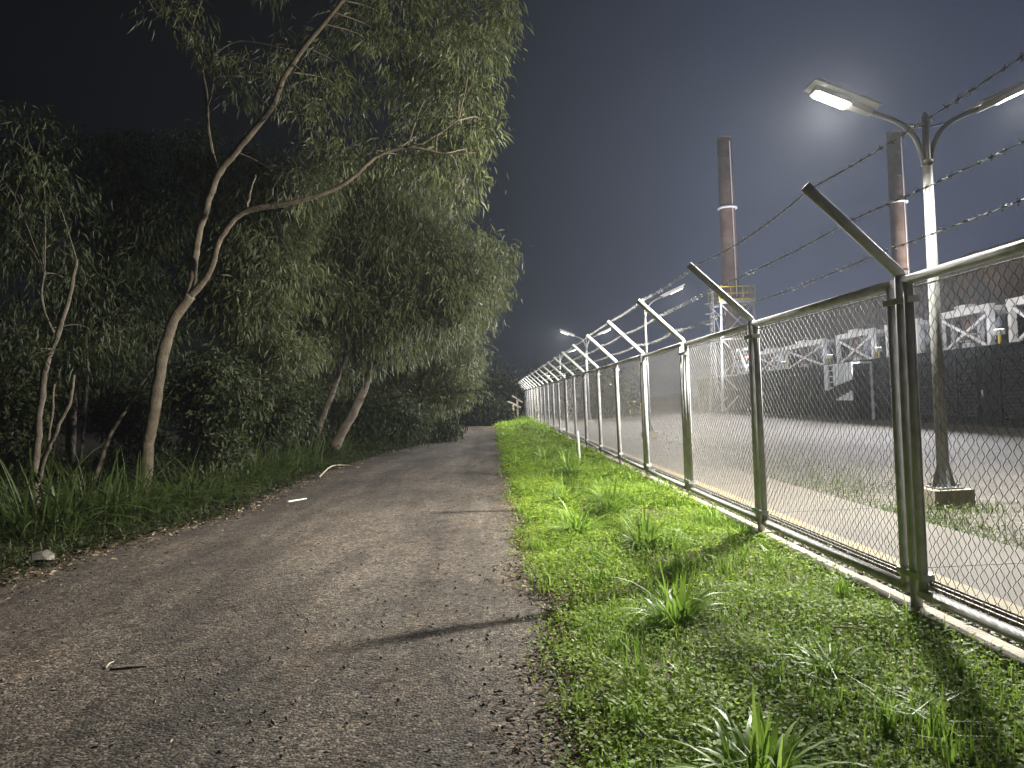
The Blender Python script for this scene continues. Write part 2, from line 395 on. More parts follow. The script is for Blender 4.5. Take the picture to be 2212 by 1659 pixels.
def street_lamp(x, y, label, arms, power, foot=True):
    r = empty('street_lamp', (x, y, 0), 0, label, 'street lamp', 'pole lamps along the yard side of the fence')
    b = MB().tube([(0,0,.28),(0,0,4.7)], [.08,.062], 12); b.tube([(0,0,4.7),(0,0,4.75),(0,0,5.34),(0,0,5.4)], [.075,.05,.045,.02], 12)
    b.tube([(0,0,4.68),(0,0,4.74)], .078, 12)
    b.build('pole', M_lampgrey, r, True)
    bp = MB().box((-.17,-.17,.262),(.17,.17,.285))
    for a in range(4):
        ca, sa = math.cos(a*PI/2), math.sin(a*PI/2)
        bp.quad((ca*.07-sa*.008, sa*.07+ca*.008, .284),(ca*.165-sa*.008, sa*.165+ca*.008,.284),(ca*.075-sa*.008, sa*.075+ca*.008,.6))
        bp.quad((ca*.07+sa*.008, sa*.07-ca*.008, .284),(ca*.075+sa*.008, sa*.075-ca*.008,.6),(ca*.165+sa*.008, sa*.165-ca*.008,.284))
        for sx_ in (-1,1): bp.tube([(ca*.14+sa*.1*sx_, sa*.14-ca*.1*sx_, .284),(ca*.14+sa*.1*sx_, sa*.14-ca*.1*sx_, .33)], .012, 6)
    bp.build('base_plate', M_lampgrey, r)
    MB().box((-.27,-.24,-.1),(.27,.24,.26)).build('concrete_foot', M_conc, r)
    for s in arms: lamp_arm(r, s, power*(.5 if len(arms) > 1 else .4) if s > 0 else power, -.27 if len(arms) > 1 else .3)
    return r
LAMPS = [(6.1,10.3,'nearest twin arm street lamp, glaring white head over the fence, on a concrete foot',(-1,1)),
         (6.02,29.3,'single arm street lamp whose one glowing head points away from the road',(1,)),
         (5.95,46.7,'far twin arm street lamp with both small heads glowing above the fence',(-1,1)),
         (5.9,64.1,'farthest single arm street lamp standing just above the fence end',(1,))]
for (x, y, lab, arms) in LAMPS: street_lamp(x, y, lab, arms, 5200 if y < 20 else 3000)

# ------------------------------------------------------------------ foliage
def rv(n):
    v = rng.normal(size=(n,3)); return v/np.linalg.norm(v, axis=1, keepdims=True)
def unit(v): return v/np.maximum(np.linalg.norm(v, axis=1, keepdims=True), 1e-9)
def leaf_quads(base, d, Ls, Ws, fold=.25):
    """one pointed, slightly folded leaf per base point: 4 vertices"""
    n = len(base); side = unit(np.cross(d, rv(n))); up = np.cross(side, d)
    mid = base+d*(Ls*.42)[:,None]+up*(Ls*.06)[:,None]
    V = np.empty((n,4,3), np.float32)
    V[:,0] = base; V[:,1] = mid-side*(Ws*.5)[:,None]+up*(Ws*fold)[:,None]
    V[:,2] = base+d*Ls[:,None]-np.array([0,0,1])*(Ls*.12)[:,None]; V[:,3] = mid+side*(Ws*.5)[:,None]
    return V
def sprays(centres, outward, m, L0, W0, droop=.9, spread=.16):
    """tufts of hanging lance-shaped leaves"""
    n = len(centres); c = np.repeat(centres, m, 0); o = np.repeat(outward, m, 0)
    base = c+rng.normal(size=c.shape)*spread*np.array([1,1,.7])
    d = unit(o*.55+rv(len(c))*.75+np.array([0,0,-droop]))
    Ls = L0*rng.uniform(.45,1.6,len(c)); Ws = W0*rng.uniform(.7,1.3,len(c))
    return leaf_quads(base, d, Ls, Ws)
def crown(name, clumps, Y, dY, parent, m, L0, W0, matl, droop=.9, spread=.16, shell=.55, dens=1.8):
    """clumps: (px, py, radius px, number of tufts) read off at distance Y; each gets its own depth and volume"""
    out = []; cents = []
    for (px, py, rp, n) in clumps:
        n = int(n*dens); yy = Y+random.uniform(-dY, dY); c = np.array(at(px, py, yy)); r = rp*yy/FPX
        u = rv(n); rad = rng.uniform(shell, 1.08, n)**.7
        pts = c+u*rad[:,None]*r*np.array([1,1.05,.85])
        keep = pts[:,2] > .15
        out.append(sprays(pts[keep], u[keep], m, L0, W0, droop, spread)); cents.append(c)
    return np_mesh(name, np.concatenate(out).reshape(-1,3), matl, parent), cents
def limb(b, pxpts, rads, sides=10, step=4, wob=.012):
    P = [at(px, py, Y) for (px, py, Y) in pxpts]
    Q, R = smooth_path(P, rads, step)
    Q = [q+Vector((random.uniform(-wob,wob), random.uniform(-wob,wob), 0)) if 0 < i < len(Q)-1 else q for i, q in enumerate(Q)]
    R = [r*random.uniform(.93,1.08) for r in R]
    b.tube(Q, R, sides); return Q
def twigs(pts, cents, n=3, r0=.013):
    for c in cents:
        c = Vector(c); p, b = min(pts, key=lambda q: (q[0]-c).length)
        L_ = (c-p).length; 
        mid = p.lerp(c, .5)+Vector((random.uniform(-.15,.15)*L_, random.uniform(-.15,.15)*L_, .12*L_))
        cv = smooth_path([p, mid, c],[r0,r0*.7,r0*.4],4)[0]; b.tube(cv, [r0*(1-.06*i) for i in range(9)], 5)
        for q in range(n):
            e = c+Vector((random.uniform(-1,1),random.uniform(-1,1),random.uniform(-.7,.6)))*.45
            b.tube([cv[6], c.lerp(e,.6)+Vector((0,0,.05)), e], [r0*.5,r0*.35,r0*.2], 4)
def tree(name, label, base, trunks, clumps, Y, dY, m, L0, W0, bark, leaf, droop=.9, spread=.16, twig=True, cat='tree', group='trees along the left of the road', branches=()):
    r = empty(name, base, 0, label, cat, group)
    inv = Matrix.Translation(-Vector(base))
    allp = []
    tb = MB()
    brs = []; stems = []
    for i, (pts, rads) in enumerate(trunks):
        if i == 0: allp += [(q, tb) for q in limb(tb, pts, rads)]
        else:
            bb = MB(); allp += [(q, bb) for q in limb(bb, pts, rads)]; stems.append(bb)
    for pts, rads in branches:
        bb = MB(); allp += [(q, bb) for q in limb(bb, pts, rads, 9)]; brs.append(bb)
    if clumps:
        co_, cents = crown('crown', clumps, Y, dY, r, m, L0, W0, leaf, droop, spread); co_.matrix_parent_inverse = inv
        if twig: twigs(allp, cents)
    if tb.v:
        o = tb.build('trunk', bark, r, True); o.matrix_parent_inverse = inv
    for bb in stems:
        o = bb.build('stem', bark, r, True); o.matrix_parent_inverse = inv
    for bb in brs:
        o = bb.build('branch', bark, r, True); o.matrix_parent_inverse = inv
    return r
def g(px, py, z=.15): p = onz(px, py, z); return (p.x, p.y, gz(p.x, p.y))

# the pale-limbed tree that leans over the road
Y1 = 14.0
T1c = [(790,40,75,16),(870,20,80,20),(950,40,75,22),(1030,30,70,22),(1085,25,40,14),(840,110,60,14),(920,120,75,22),(1000,120,65,22),(1060,110,45,12),
       (880,200,60,14),(950,210,70,20),(1020,210,55,16),(900,280,55,12),(980,290,60,18),(1040,280,38,12),(1010,350,55,16),(950,350,50,12),(1000,410,38,6),
       (720,130,55,9),(700,200,55,10),(760,230,60,9),(640,110,50,6),(610,190,60,8),(680,265,50,8),(560,140,45,5),(520,200,40,5),
       (420,40,55,7),(350,20,50,6),(470,130,40,5),(830,330,45,8),(740,330,40,8),(640,400,60,9),(880,380,50,9),(800,-60,90,14),(950,-70,100,18),(1060,-60,70,14),(600,-60,90,8)]
tree('roadside_tree', 'tall slender tree with pale forked limbs arching over the dirt road', g(312,1062),
     [([(308,1078,Y1),(314,1030,Y1),(320,960,Y1),(337,860,Y1),(352,765,Y1),(376,690,Y1),(412,638,Y1)], [.135,.122,.118,.108,.1,.092,.088])],
     T1c, 14.7, .9, 16, .18, .03, M_bark, M_leaf, 1.0, .14, branches=[
     ([(405,648,Y1),(419,590,Y1),(425,530,14.1),(446,450,14.2),(470,380,14.2),(500,340,14.1),(545,285,13.9),(592,225,13.7),(612,170,13.6),(660,100,13.4),(740,0,13.0),(800,-90,12.7)], [.075,.066,.064,.06,.062,.058,.053,.05,.047,.043,.036,.025]),
     ([(408,645,Y1),(450,590,13.9),(472,525,13.7),(500,480,13.6),(540,453,13.5),(620,440,13.4),(700,417,13.3),(760,385,13.2),(812,340,13.1),(880,318,13.0),(960,332,12.9),(1020,330,12.8)], [.07,.056,.052,.052,.05,.045,.041,.036,.03,.025,.017,.01]),
     ([(470,378,14.2),(452,300,14.5),(446,220,14.7),(436,150,14.8),(404,88,14.9),(340,30,15),(310,-20,15)], [.04,.034,.032,.029,.026,.018,.014]),
     ([(405,90,14.9),(418,50,14.7),(440,-10,14.5)], [.018,.015,.012]),
     ([(532,455,13.5),(540,420,13.6),(552,378,13.8)], [.022,.018,.012]),
     ([(448,232,14.6),(462,180,14.4),(460,120,14.3)], [.018,.013,.009]),
     ([(875,319,13.0),(930,300,12.8),(990,260,12.7)], [.016,.011,.007])])

# slender many-stemmed tree at the far left
Y2 = 11.8
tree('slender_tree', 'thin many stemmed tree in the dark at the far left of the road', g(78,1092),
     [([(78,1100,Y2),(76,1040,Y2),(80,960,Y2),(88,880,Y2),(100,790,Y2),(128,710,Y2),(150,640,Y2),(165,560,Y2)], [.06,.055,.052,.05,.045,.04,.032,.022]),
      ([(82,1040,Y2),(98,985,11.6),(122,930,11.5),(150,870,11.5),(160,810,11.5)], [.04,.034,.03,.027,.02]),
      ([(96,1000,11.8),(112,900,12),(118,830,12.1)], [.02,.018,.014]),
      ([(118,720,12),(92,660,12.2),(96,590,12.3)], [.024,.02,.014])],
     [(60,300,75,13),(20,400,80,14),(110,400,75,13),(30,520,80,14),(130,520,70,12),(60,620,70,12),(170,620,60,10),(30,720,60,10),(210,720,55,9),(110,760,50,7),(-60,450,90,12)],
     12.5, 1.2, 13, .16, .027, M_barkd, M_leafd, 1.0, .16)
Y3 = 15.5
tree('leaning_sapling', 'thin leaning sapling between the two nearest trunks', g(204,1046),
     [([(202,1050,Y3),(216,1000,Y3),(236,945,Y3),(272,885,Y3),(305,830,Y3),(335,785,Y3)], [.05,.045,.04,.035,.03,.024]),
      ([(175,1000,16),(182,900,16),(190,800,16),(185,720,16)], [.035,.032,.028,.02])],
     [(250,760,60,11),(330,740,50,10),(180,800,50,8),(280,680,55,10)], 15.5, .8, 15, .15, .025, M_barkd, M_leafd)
# bushy trees behind
def cl(cx, cy, rx, ry, n, r, k, seed):
    R_ = random.Random(seed); o = []
    for i in range(n):
        a = R_.uniform(0, 2*PI); q = math.sqrt(R_.random())
        o.append((cx+rx*q*math.cos(a), cy+ry*q*math.sin(a), r*R_.uniform(.7,1.25), k))
    return o
tree('bushy_tree', 'dense dark tree rising behind the slender stems at the far left', (-12.6,18.5,.35),
     [([(150,1000,18.5),(160,850,18.5),(190,700,18.5),(230,560,18.5),(300,420,18.5)], [.12,.11,.1,.07,.04]),
      ([(205,640,18.5),(250,500,18.6),(275,400,18.6)], [.05,.04,.03])],
     cl(150,480,180,190,26,62,13,1)+cl(330,380,110,110,16,52,12,2)+cl(330,560,110,130,18,55,12,3)+cl(180,760,190,110,16,55,10,4)+[(420,300,40,9)], 18.5, 1.6, 15, .19, .032, M_barkd, M_leafd)
tree('bushy_tree', 'mid height feathery tree filling the gap behind the pale forked limbs', (-8.6,19.5,.3),
     [([(560,960,19.5),(565,850,19.5),(575,700,19.5),(600,560,19.5),(640,430,19.5)], [.1,.1,.085,.06,.04]),
      ([(575,700,19.5),(530,590,19.2),(500,470,19)], [.05,.04,.025])],
     cl(600,420,100,90,16,55,14,5)+cl(590,560,100,120,22,55,14,6)+cl(560,720,110,130,26,52,14,7)+cl(500,450,60,80,10,45,11,8)+cl(480,600,60,90,10,45,11,9)+[(660,345,45,12),(740,350,40,11)], 19, 1.3, 15, .2, .033, M_barkd, M_leaf)
tree('leaning_tree', 'broad drooping tree with two leaning trunks reaching out to the road', g(724,962,.1),
     [([(722,968,24),(738,935,24),(763,892,24),(790,830,24),(800,790,24),(830,745,23.8),(862,700,23.5),(906,642,23.2)], [.17,.15,.14,.125,.11,.085,.07,.05]),
      ([(678,955,25),(690,920,25),(710,869,25),(735,800,25),(750,730,25),(748,620,25),(770,520,25)], [.11,.1,.09,.085,.07,.055,.04]),
      ([(770,800,24),(765,765,24),(772,700,24.1),(790,640,24.2),(800,560,24.3)], [.07,.06,.055,.045,.03]),
      ([(800,790,24),(880,752,23.4),(960,720,23)], [.05,.035,.02])],
     cl(840,440,140,90,28,52,15,10)+cl(930,560,130,110,36,52,16,11)+cl(800,580,110,110,26,50,14,12)+cl(980,640,80,60,16,42,14,13)+cl(780,700,100,70,14,45,12,14)+[(1060,600,30,10),(1040,650,40,14),(1068,640,24,8),(1000,520,40,12),(960,470,40,10)]+cl(880,700,100,60,16,42,13,15)+cl(700,640,50,120,14,45,12,16),
     24, 2.0, 15, .22, .038, M_barkd, M_leaf, 1.0, .2)
tree('roadside_bush_tree', 'rounded leafy tree with bright yellow green leaves, last before the road end', (-5.2,33,.1),
     [([(900,935,33),(905,880,33),(915,800,33),(940,720,33)], [.14,.13,.1,.05]), ([(905,880,33),(950,830,33),(985,770,33)], [.07,.05,.03])],
     cl(960,740,65,60,22,34,15,17)+cl(900,820,90,70,24,36,14,18)+cl(980,820,40,50,12,30,12,19)+[(1010,730,24,10),(1020,760,20,8),(990,690,26,10)], 33, 2, 14, .24, .05, M_barkd, M_leaf, .9, .22)
tree('tall_rear_tree', 'high thin foliage of a tree rearing behind the leaning trunks', (-14,29,.35),
     [([(660,940,29),(665,800,29),(690,600,29),(720,450,29)], [.16,.15,.11,.06])],
     cl(740,470,110,110,22,50,12,20)+cl(640,620,90,130,18,46,11,21)+cl(660,820,120,80,18,46,11,22), 29, 2, 13, .25, .045, M_barkd, M_leaf, 1, .24)
# shrubs
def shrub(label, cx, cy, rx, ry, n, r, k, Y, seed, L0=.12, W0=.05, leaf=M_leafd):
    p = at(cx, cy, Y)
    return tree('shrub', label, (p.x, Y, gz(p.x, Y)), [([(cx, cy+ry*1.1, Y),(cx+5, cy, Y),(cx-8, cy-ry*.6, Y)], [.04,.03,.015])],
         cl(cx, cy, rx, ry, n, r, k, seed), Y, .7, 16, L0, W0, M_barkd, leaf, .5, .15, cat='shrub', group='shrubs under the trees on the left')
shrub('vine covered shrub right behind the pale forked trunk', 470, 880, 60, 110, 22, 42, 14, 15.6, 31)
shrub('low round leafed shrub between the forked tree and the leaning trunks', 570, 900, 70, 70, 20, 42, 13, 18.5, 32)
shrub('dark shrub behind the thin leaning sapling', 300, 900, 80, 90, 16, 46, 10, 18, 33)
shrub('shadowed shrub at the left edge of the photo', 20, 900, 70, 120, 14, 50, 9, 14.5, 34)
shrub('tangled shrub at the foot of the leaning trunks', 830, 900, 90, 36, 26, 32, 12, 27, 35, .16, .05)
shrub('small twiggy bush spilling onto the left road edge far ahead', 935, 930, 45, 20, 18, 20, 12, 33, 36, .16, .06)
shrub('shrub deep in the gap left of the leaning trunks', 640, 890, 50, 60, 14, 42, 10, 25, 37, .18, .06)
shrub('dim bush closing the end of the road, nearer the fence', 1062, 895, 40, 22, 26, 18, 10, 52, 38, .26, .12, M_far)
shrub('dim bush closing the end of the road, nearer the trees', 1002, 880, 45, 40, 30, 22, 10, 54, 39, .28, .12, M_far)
b = MB(); p = at(958,920,33)
tw = tag(MB().tube([at(955,925,32.5), at(957,895,32.4), at(962,862,32.4)], [.02,.016,.01], 6).build('bare_stem', M_deadwood, smooth=True), 'bare upright stem beside the twiggy bush at the road edge', 'stem')
# the wood that closes the view, too far to tell trees apart
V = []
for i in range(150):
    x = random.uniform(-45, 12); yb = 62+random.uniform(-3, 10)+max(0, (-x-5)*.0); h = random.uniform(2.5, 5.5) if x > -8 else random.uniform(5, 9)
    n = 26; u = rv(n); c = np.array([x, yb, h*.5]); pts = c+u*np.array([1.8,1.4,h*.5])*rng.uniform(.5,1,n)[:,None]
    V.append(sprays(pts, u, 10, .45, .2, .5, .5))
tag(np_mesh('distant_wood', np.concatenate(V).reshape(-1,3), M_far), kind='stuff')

# ------------------------------------------------------------------ grass and ground cover
def cover(x, y, Ls, hmax):
    n = len(x); z = gzv(x)+rng.uniform(.25,1,n)**1.5*hmax
    base = np.stack([x, y, z], 1); a = rng.uniform(0, 2*PI, n)
    d = unit(np.stack([np.cos(a), np.sin(a), rng.uniform(-.3,.6,n)], 1)); up = unit(np.array([0,0,1.0])+rng.normal(size=(n,3))*.32)
    side = unit(np.cross(d, up)); W = Ls*rng.uniform(.45,.8,n)
    mid = base+d*(Ls*.5)[:,None]
    V = np.empty((n,4,3), np.float32); V[:,0] = base; V[:,1] = mid-side*(W*.5)[:,None]; V[:,2] = base+d*Ls[:,None]; V[:,3] = mid+side*(W*.5)[:,None]
    return V
def blades(x, y, H, W, lean=.6):
    n = len(x); z = gzv(x); a = rng.uniform(0, 2*PI, n); base = np.stack([x,y,z],1)
    o = np.stack([np.cos(a),np.sin(a),np.zeros(n)],1); side = np.stack([-np.sin(a),np.cos(a),np.zeros(n)],1)*(W/2)[:,None]
    up = np.array([0,0,1.0]); le = rng.uniform(.1,lean,n)
    m1 = base+up*(H*.6)[:,None]+o*(H*.25*le)[:,None]; t = base+up*(H*(1-.3*le))[:,None]+o*(H*le)[:,None]
    V = np.empty((n,2,4,3), np.float32)
    V[:,0,0] = base-side; V[:,0,1] = base+side; V[:,0,2] = m1+side*.8; V[:,0,3] = m1-side*.8
    V[:,1,0] = m1-side*.8; V[:,1,1] = m1+side*.8; V[:,1,2] = t+side*.1; V[:,1,3] = t-side*.1
    return V.reshape(-1,4,3)
def edge_ok(x, y, soft=.12):
    e = np.array([right_edge(v) for v in y]); return x > e+rng.normal(size=len(x))*soft+.02
def patchy(x, y, f=1.0):
    v = np.sin(x*3.1*f+1.3*np.sin(y*1.7*f))+np.sin(y*2.3*f+1.1*np.sin(x*2.9*f+.5))+.6*np.sin(x*7*f+y*5*f)
    return v
CV = []; BV = []
for (ya, yb, dens, L0, hm) in ((2.2,6,7600,.028,.085),(6,10,3900,.031,.10),(10,18,2100,.042,.12),(18,32,1000,.07,.14),(32,66,420,.12,.2)):
    n = int((yb-ya)*2.45*dens); x = rng.uniform(.1,2.74,n); y = rng.uniform(ya,yb,n)
    k = edge_ok(x, y) & (patchy(x,y)+rng.normal(size=n)*.9 > -1.35)
    x, y = x[k], y[k]; CV.append(cover(x, y, L0*rng.uniform(.55,1.35,len(x)), hm*(1+.42*patchy(x,y,.8).clip(-1.6,1.6))))
    n = int((yb-ya)*2.45*dens*.09); x = rng.uniform(.1,2.74,n); y = rng.uniform(ya,yb,n); k = edge_ok(x,y,.16); x, y = x[k], y[k]
    BV.append(blades(x, y, rng.uniform(.05,.15,len(x))*(1+.03*ya), L0*.2*rng.uniform(.7,1.4,len(x))))
tag(np_mesh('ground_cover', np.concatenate(CV).reshape(-1,3), M_cover), kind='stuff')
for i in range(420):
    y = 2.4+random.expovariate(1/9); x = random.uniform(right_edge(y)-.05, 2.7)
    if y > 50 or (y < 6.5 and random.random() < .65): continue
    n = random.randint(8, 34); r_ = random.uniform(.02, .07)*(1+.03*y)
    BV.append(blades(rng.normal(x, r_, n), rng.normal(y, r_, n), random.uniform(.10,.27)*rng.uniform(.5,1.2,n), (.006+.0006*y)*rng.uniform(.7,1.5,n), 1.0))
tag(np_mesh('grass', np.concatenate(BV).reshape(-1,3), M_blade), kind='stuff')
# thin weeds inside the fence
WV = []
for cxw, cyw, sx_, sy_, n in ((5.2,9.2,.35,.7,2600),(4.75,8.0,.12,1.0,900),(5.0,7.2,.3,.6,800),(5.6,12.5,.6,1.2,2000),(3.05,6,.07,2.5,1600),(3.05,12,.07,3,1200),(5.3,6.2,.3,.4,700),(6.2,9.9,.3,.25,700),(6.5,16,.7,2,1200),(7,24,.8,4,1200)):
    x = rng.normal(cxw,sx_,n); y = rng.normal(cyw,sy_,n); k = (x > 4.5) | ((x > 2.9) & (x < 3.18)); x, y = x[k], y[k]
    WV.append(cover(x, y, .035*rng.uniform(.5,1.4,len(x)), .09)); WV.append(blades(x[::6], y[::6], rng.uniform(.06,.2,len(x[::6])), .008*np.ones(len(x[::6]))))
tag(np_mesh('yard_weeds', np.concatenate(WV).reshape(-1,3), M_bladed), kind='stuff')
# undergrowth of the left verge
UV = []; UB = []
for (ya, yb, dens) in ((5,14,900),(14,28,500),(28,56,200)):
    n = int((yb-ya)*6*dens*.5); y = rng.uniform(ya,yb,n); e = np.array([left_edge(v) for v in y]); t = rng.uniform(0,1,n)**1.4; x = e-.05-t*5.5+rng.normal(size=n)*.14
    UV.append(cover(x, y, (.05+.0016*ya)*rng.uniform(.6,1.5,n), .06+.4*t)); n2 = n//2
    n2 = n//5; UB.append(blades(x[:n2]-.2, y[:n2], rng.uniform(.15,.55,n2)*(.35+t[:n2]), .012*np.ones(n2)*(1+.02*ya), .9))
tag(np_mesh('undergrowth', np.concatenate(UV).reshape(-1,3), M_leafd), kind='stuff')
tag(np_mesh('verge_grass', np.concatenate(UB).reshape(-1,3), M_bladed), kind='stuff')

def tussock(x, y, H, n, W, seed, label, cat, group, matl, spread=.12, arch=1.0):
    R_ = random.Random(seed); b = MB(); z0 = gz(x, y)
    for i in range(n):
        a = R_.uniform(0, 2*PI); r0 = spread*math.sqrt(R_.random()); h = H*R_.uniform(.35,1.15)*(1.15-.5*r0/spread); le = R_.uniform(.15,1.15)*(.55+.6*r0/spread)*arch; w = W*R_.uniform(.7,1.3)
        o = Vector((math.cos(a), math.sin(a), 0)); s = Vector((-o.y, o.x, 0)); a2 = a+R_.gauss(0,.9)
        base = Vector((r0*math.cos(a2), r0*math.sin(a2), -.02)); tw = R_.uniform(-.6,.6); n0 = len(b.v); S = 6
        for k in range(S+1):
            t = k/S; p = base+o*(h*le*(t**1.35)*.95)+Vector((0,0,h*(t-.55*le*t**2.4)))
            ww = w*(.55+.9*t if t < .45 else .95*(1-(t-.45)/.55)**.8+.03)*.5
            ss = (s+Vector((0,0,tw*t))).normalized()
            b.v += [tuple(p-ss*ww), tuple(p+ss*ww)]
        for k in range(S): q = n0+2*k; b.f.append((q,q+1,q+3,q+2))
    o_ = b.build('grass_tussock', matl, smooth=True); o_.location = (x, y, z0); return tag(o_, label, cat, group)
GR = 'tall grass tussocks on the strip beside the fence'
RT = [(1462,1345,.36,60,.013,'dark long bladed tussock alone in mid strip, level with the second fence post'),
      (1640,1700,.30,120,.015,'big broad bladed tussock at the bottom edge of the photo'),
      (1395,1190,.36,60,.014,'arching tussock near the fence below the third panel'),
      (1250,1150,.42,80,.012,'light green tussock in the brightest part of the strip'),
      (1320,1110,.40,70,.013,'leafy tussock just right of the brightest patch of grass'),
      (1215,1090,.38,55,.012,'spreading tussock near the road edge in the lit patch'),
      (1235,1035,.50,70,.013,'tall tussock at the foot of the white marker stake'),
      (1180,1000,.48,60,.014,'upright dark tussock beyond the white marker stake, mid strip'),
      (1118,1005,.42,60,.013,'tussock hanging over the road edge beyond the lit patch'),
      (1340,1040,.36,40,.012,'small tussock tight against the fence kerb by the fifth post'),
      (1430,1075,.32,40,.012,'small bright tussock by the kerb at the third fence post'),
      (1545,1140,.24,30,.011,'short tussock by the kerb just before the second post'),
      (1800,1480,.20,34,.008,'wispy fine bladed tussock low on the strip at right'),
      (1715,1440,.16,16,.010,'tiny bright tussock below the long kerb at right'),
      (1100,945,.55,70,.016,'bushy tussock at the road edge far ahead'),
      (1135,925,.70,90,.018,'highest bushy tussock near the far end of the strip'),
      (1165,935,.60,80,.017,'bushy tussock against the fence far ahead'),
      (1120,905,.65,70,.02,'farthest tussock beside the leaning wooden posts')]
for i, (px, py, H, n, W, lab) in enumerate(RT):
    p = onz(px, py, .08); tussock(p.x, p.y, H*1.55, int(n*1.5), W*1.75, 100+i, lab, 'grass clump', GR, M_blade, (.42*H if i == 1 else .3*H) if p.y < 20 else .45, 1.3)
GL = 'coarse grass clumps along the left verge'
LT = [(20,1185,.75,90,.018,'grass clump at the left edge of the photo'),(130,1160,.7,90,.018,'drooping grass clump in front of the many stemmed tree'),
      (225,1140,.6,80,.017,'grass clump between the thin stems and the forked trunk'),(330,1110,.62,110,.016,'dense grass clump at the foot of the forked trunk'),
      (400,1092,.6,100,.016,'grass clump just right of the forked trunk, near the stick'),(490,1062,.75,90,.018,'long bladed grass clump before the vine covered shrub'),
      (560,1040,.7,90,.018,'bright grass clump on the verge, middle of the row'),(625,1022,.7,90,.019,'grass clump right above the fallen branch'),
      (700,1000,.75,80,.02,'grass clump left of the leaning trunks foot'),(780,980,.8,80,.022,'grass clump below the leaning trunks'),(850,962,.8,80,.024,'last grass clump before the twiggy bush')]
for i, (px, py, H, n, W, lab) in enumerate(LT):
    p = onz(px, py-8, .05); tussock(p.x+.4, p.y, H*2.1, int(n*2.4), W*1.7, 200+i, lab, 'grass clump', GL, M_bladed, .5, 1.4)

# ------------------------------------------------------------------ litter
LV = []
n = 5200; y = 2.5+rng.exponential(5,n); e = np.array([right_edge(v) for v in y]); x = e-rng.normal(size=n)*.15*(1+.6*np.sin(y*1.9))+.02
d = unit(np.stack([rng.normal(size=n),rng.normal(size=n),rng.normal(size=n)*.25],1)); LV.append(leaf_quads(np.stack([x,y,gzv(x)+.022+rng.uniform(0,.02,n)],1), d, rng.uniform(.02,.07,n), rng.uniform(.006,.02,n)))
n = 2600; y = 5+rng.exponential(9,n); e = np.array([left_edge(v) for v in y]); x = e+rng.normal(size=n)*.28+.1
d = unit(np.stack([rng.normal(size=n),rng.normal(size=n),rng.normal(size=n)*.25],1)); LV.append(leaf_quads(np.stack([x,y,gzv(x)+.026+rng.uniform(0,.03,n)],1), d, rng.uniform(.03,.1,n), rng.uniform(.01,.03,n)))
n = 2400; y = 2.5+rng.exponential(7,n); x = rng.uniform(-4.4,.45,n)
d = unit(np.stack([rng.normal(size=n),rng.normal(size=n),rng.normal(size=n)*.1],1)); LV.append(leaf_quads(np.stack([x,y,np.full(n,.027)],1), d, rng.uniform(.012,.05,n)*rng.choice([.7,1,1,1.7],n), rng.uniform(.003,.012,n)))
tag(np_mesh('leaf_litter', np.concatenate(LV).reshape(-1,3), M_dry), kind='stuff')
def stone(b, c, r):
    c = Vector(c); R_ = random; n0 = len(b.v)
    t = (1+5**.5)/2
    vs = [(-1,t,0),(1,t,0),(-1,-t,0),(1,-t,0),(0,-1,t),(0,1,t),(0,-1,-t),(0,1,-t),(t,0,-1),(t,0,1),(-t,0,-1),(-t,0,1)]
    for v in vs: b.v.append(tuple(c+Vector(v).normalized()*r*R_.uniform(.7,1.2)*1.0))
    b.f += [tuple(n0+i for i in q) for q in ((0,11,5),(0,5,1),(0,1,7),(0,7,10),(0,10,11),(1,5,9),(5,11,4),(11,10,2),(10,7,6),(7,1,8),(3,9,4),(3,4,2),(3,2,6),(3,6,8),(3,8,9),(4,9,5),(2,4,11),(6,2,10),(8,6,7),(9,8,1))]
b = MB()
for i in range(1900):
    y = 2.5+random.expovariate(1/7); x = random.uniform(-4.4,.5); stone(b, (x,y,.02), random.choice((.005,.006,.008,.012)))
tag(b.build('road_grit', M_dstone), kind='stuff')
b = MB()
for i in range(1800):
    y = random.uniform(4,16); x = random.uniform(4.55,5.6) if i % 2 else random.uniform(2.9,3.17); stone(b, (x,y,gz(x,y)+.01), random.uniform(.008,.024))
tag(b.build('loose_gravel', M_dstone), kind='stuff')
for (px,py,r,lab) in ((1205,927,.2,'white stone far along the fence foot'),(1216,934,.2,'white stone beside another one at the far fence foot'),(1263,948,.13,'white stone lying on the kerb left of the marker stake'),(1415,1020,.08,'small pale stone half hidden in grass by the kerb'),(95,1195,.14,'brown stone in the dark grass at the left road edge')):
    p = onz(px,py,.15); b = MB(); stone(b,(0,0,0),r); o = b.build('stone', M_stone if px > 100 else M_dstone, smooth=False); o.location = (p.x,p.y,gz(p.x,p.y)+r*.5); o.scale = (1.2,1,.7); tag(o, lab, 'stone')
def stick(name, label, pts, r, m=M_deadwood, cat='stick'):
    P = []
    for (px,py,z) in pts:
        q = onz(px,py,0.02); P.append(Vector((q.x,q.y,max(z,gz(q.x,q.y)+z))))
    Q, R = smooth_path(P, [r*(1-.5*i/(len(P)-1)) for i in range(len(P))], 4)
    return tag(MB().tube(Q, R, 7).build(name, m, smooth=True), label, cat)
stick('stick', 'short pale stick lying on the road beside the left verge', [(622,1085,.03),(642,1081.5,.03),(662,1078,.03)], .02, M_pale)
stick('fallen_branch', 'thin curved fallen branch lying on the verge at the road edge', [(690,1032,.04),(715,1016,.12),(745,1011,.1),(775,1013,.06)], .022)
stick('stick', 'long dark twig lying on the near road at left', [(238,1449,.03),(280,1446,.032),(318,1442,.03)], .009, M_barkd)
stick('stick', 'pale twig standing out on the near left road surface', [(228,1447,.03),(236,1440,.04),(246,1434,.035)], .007)
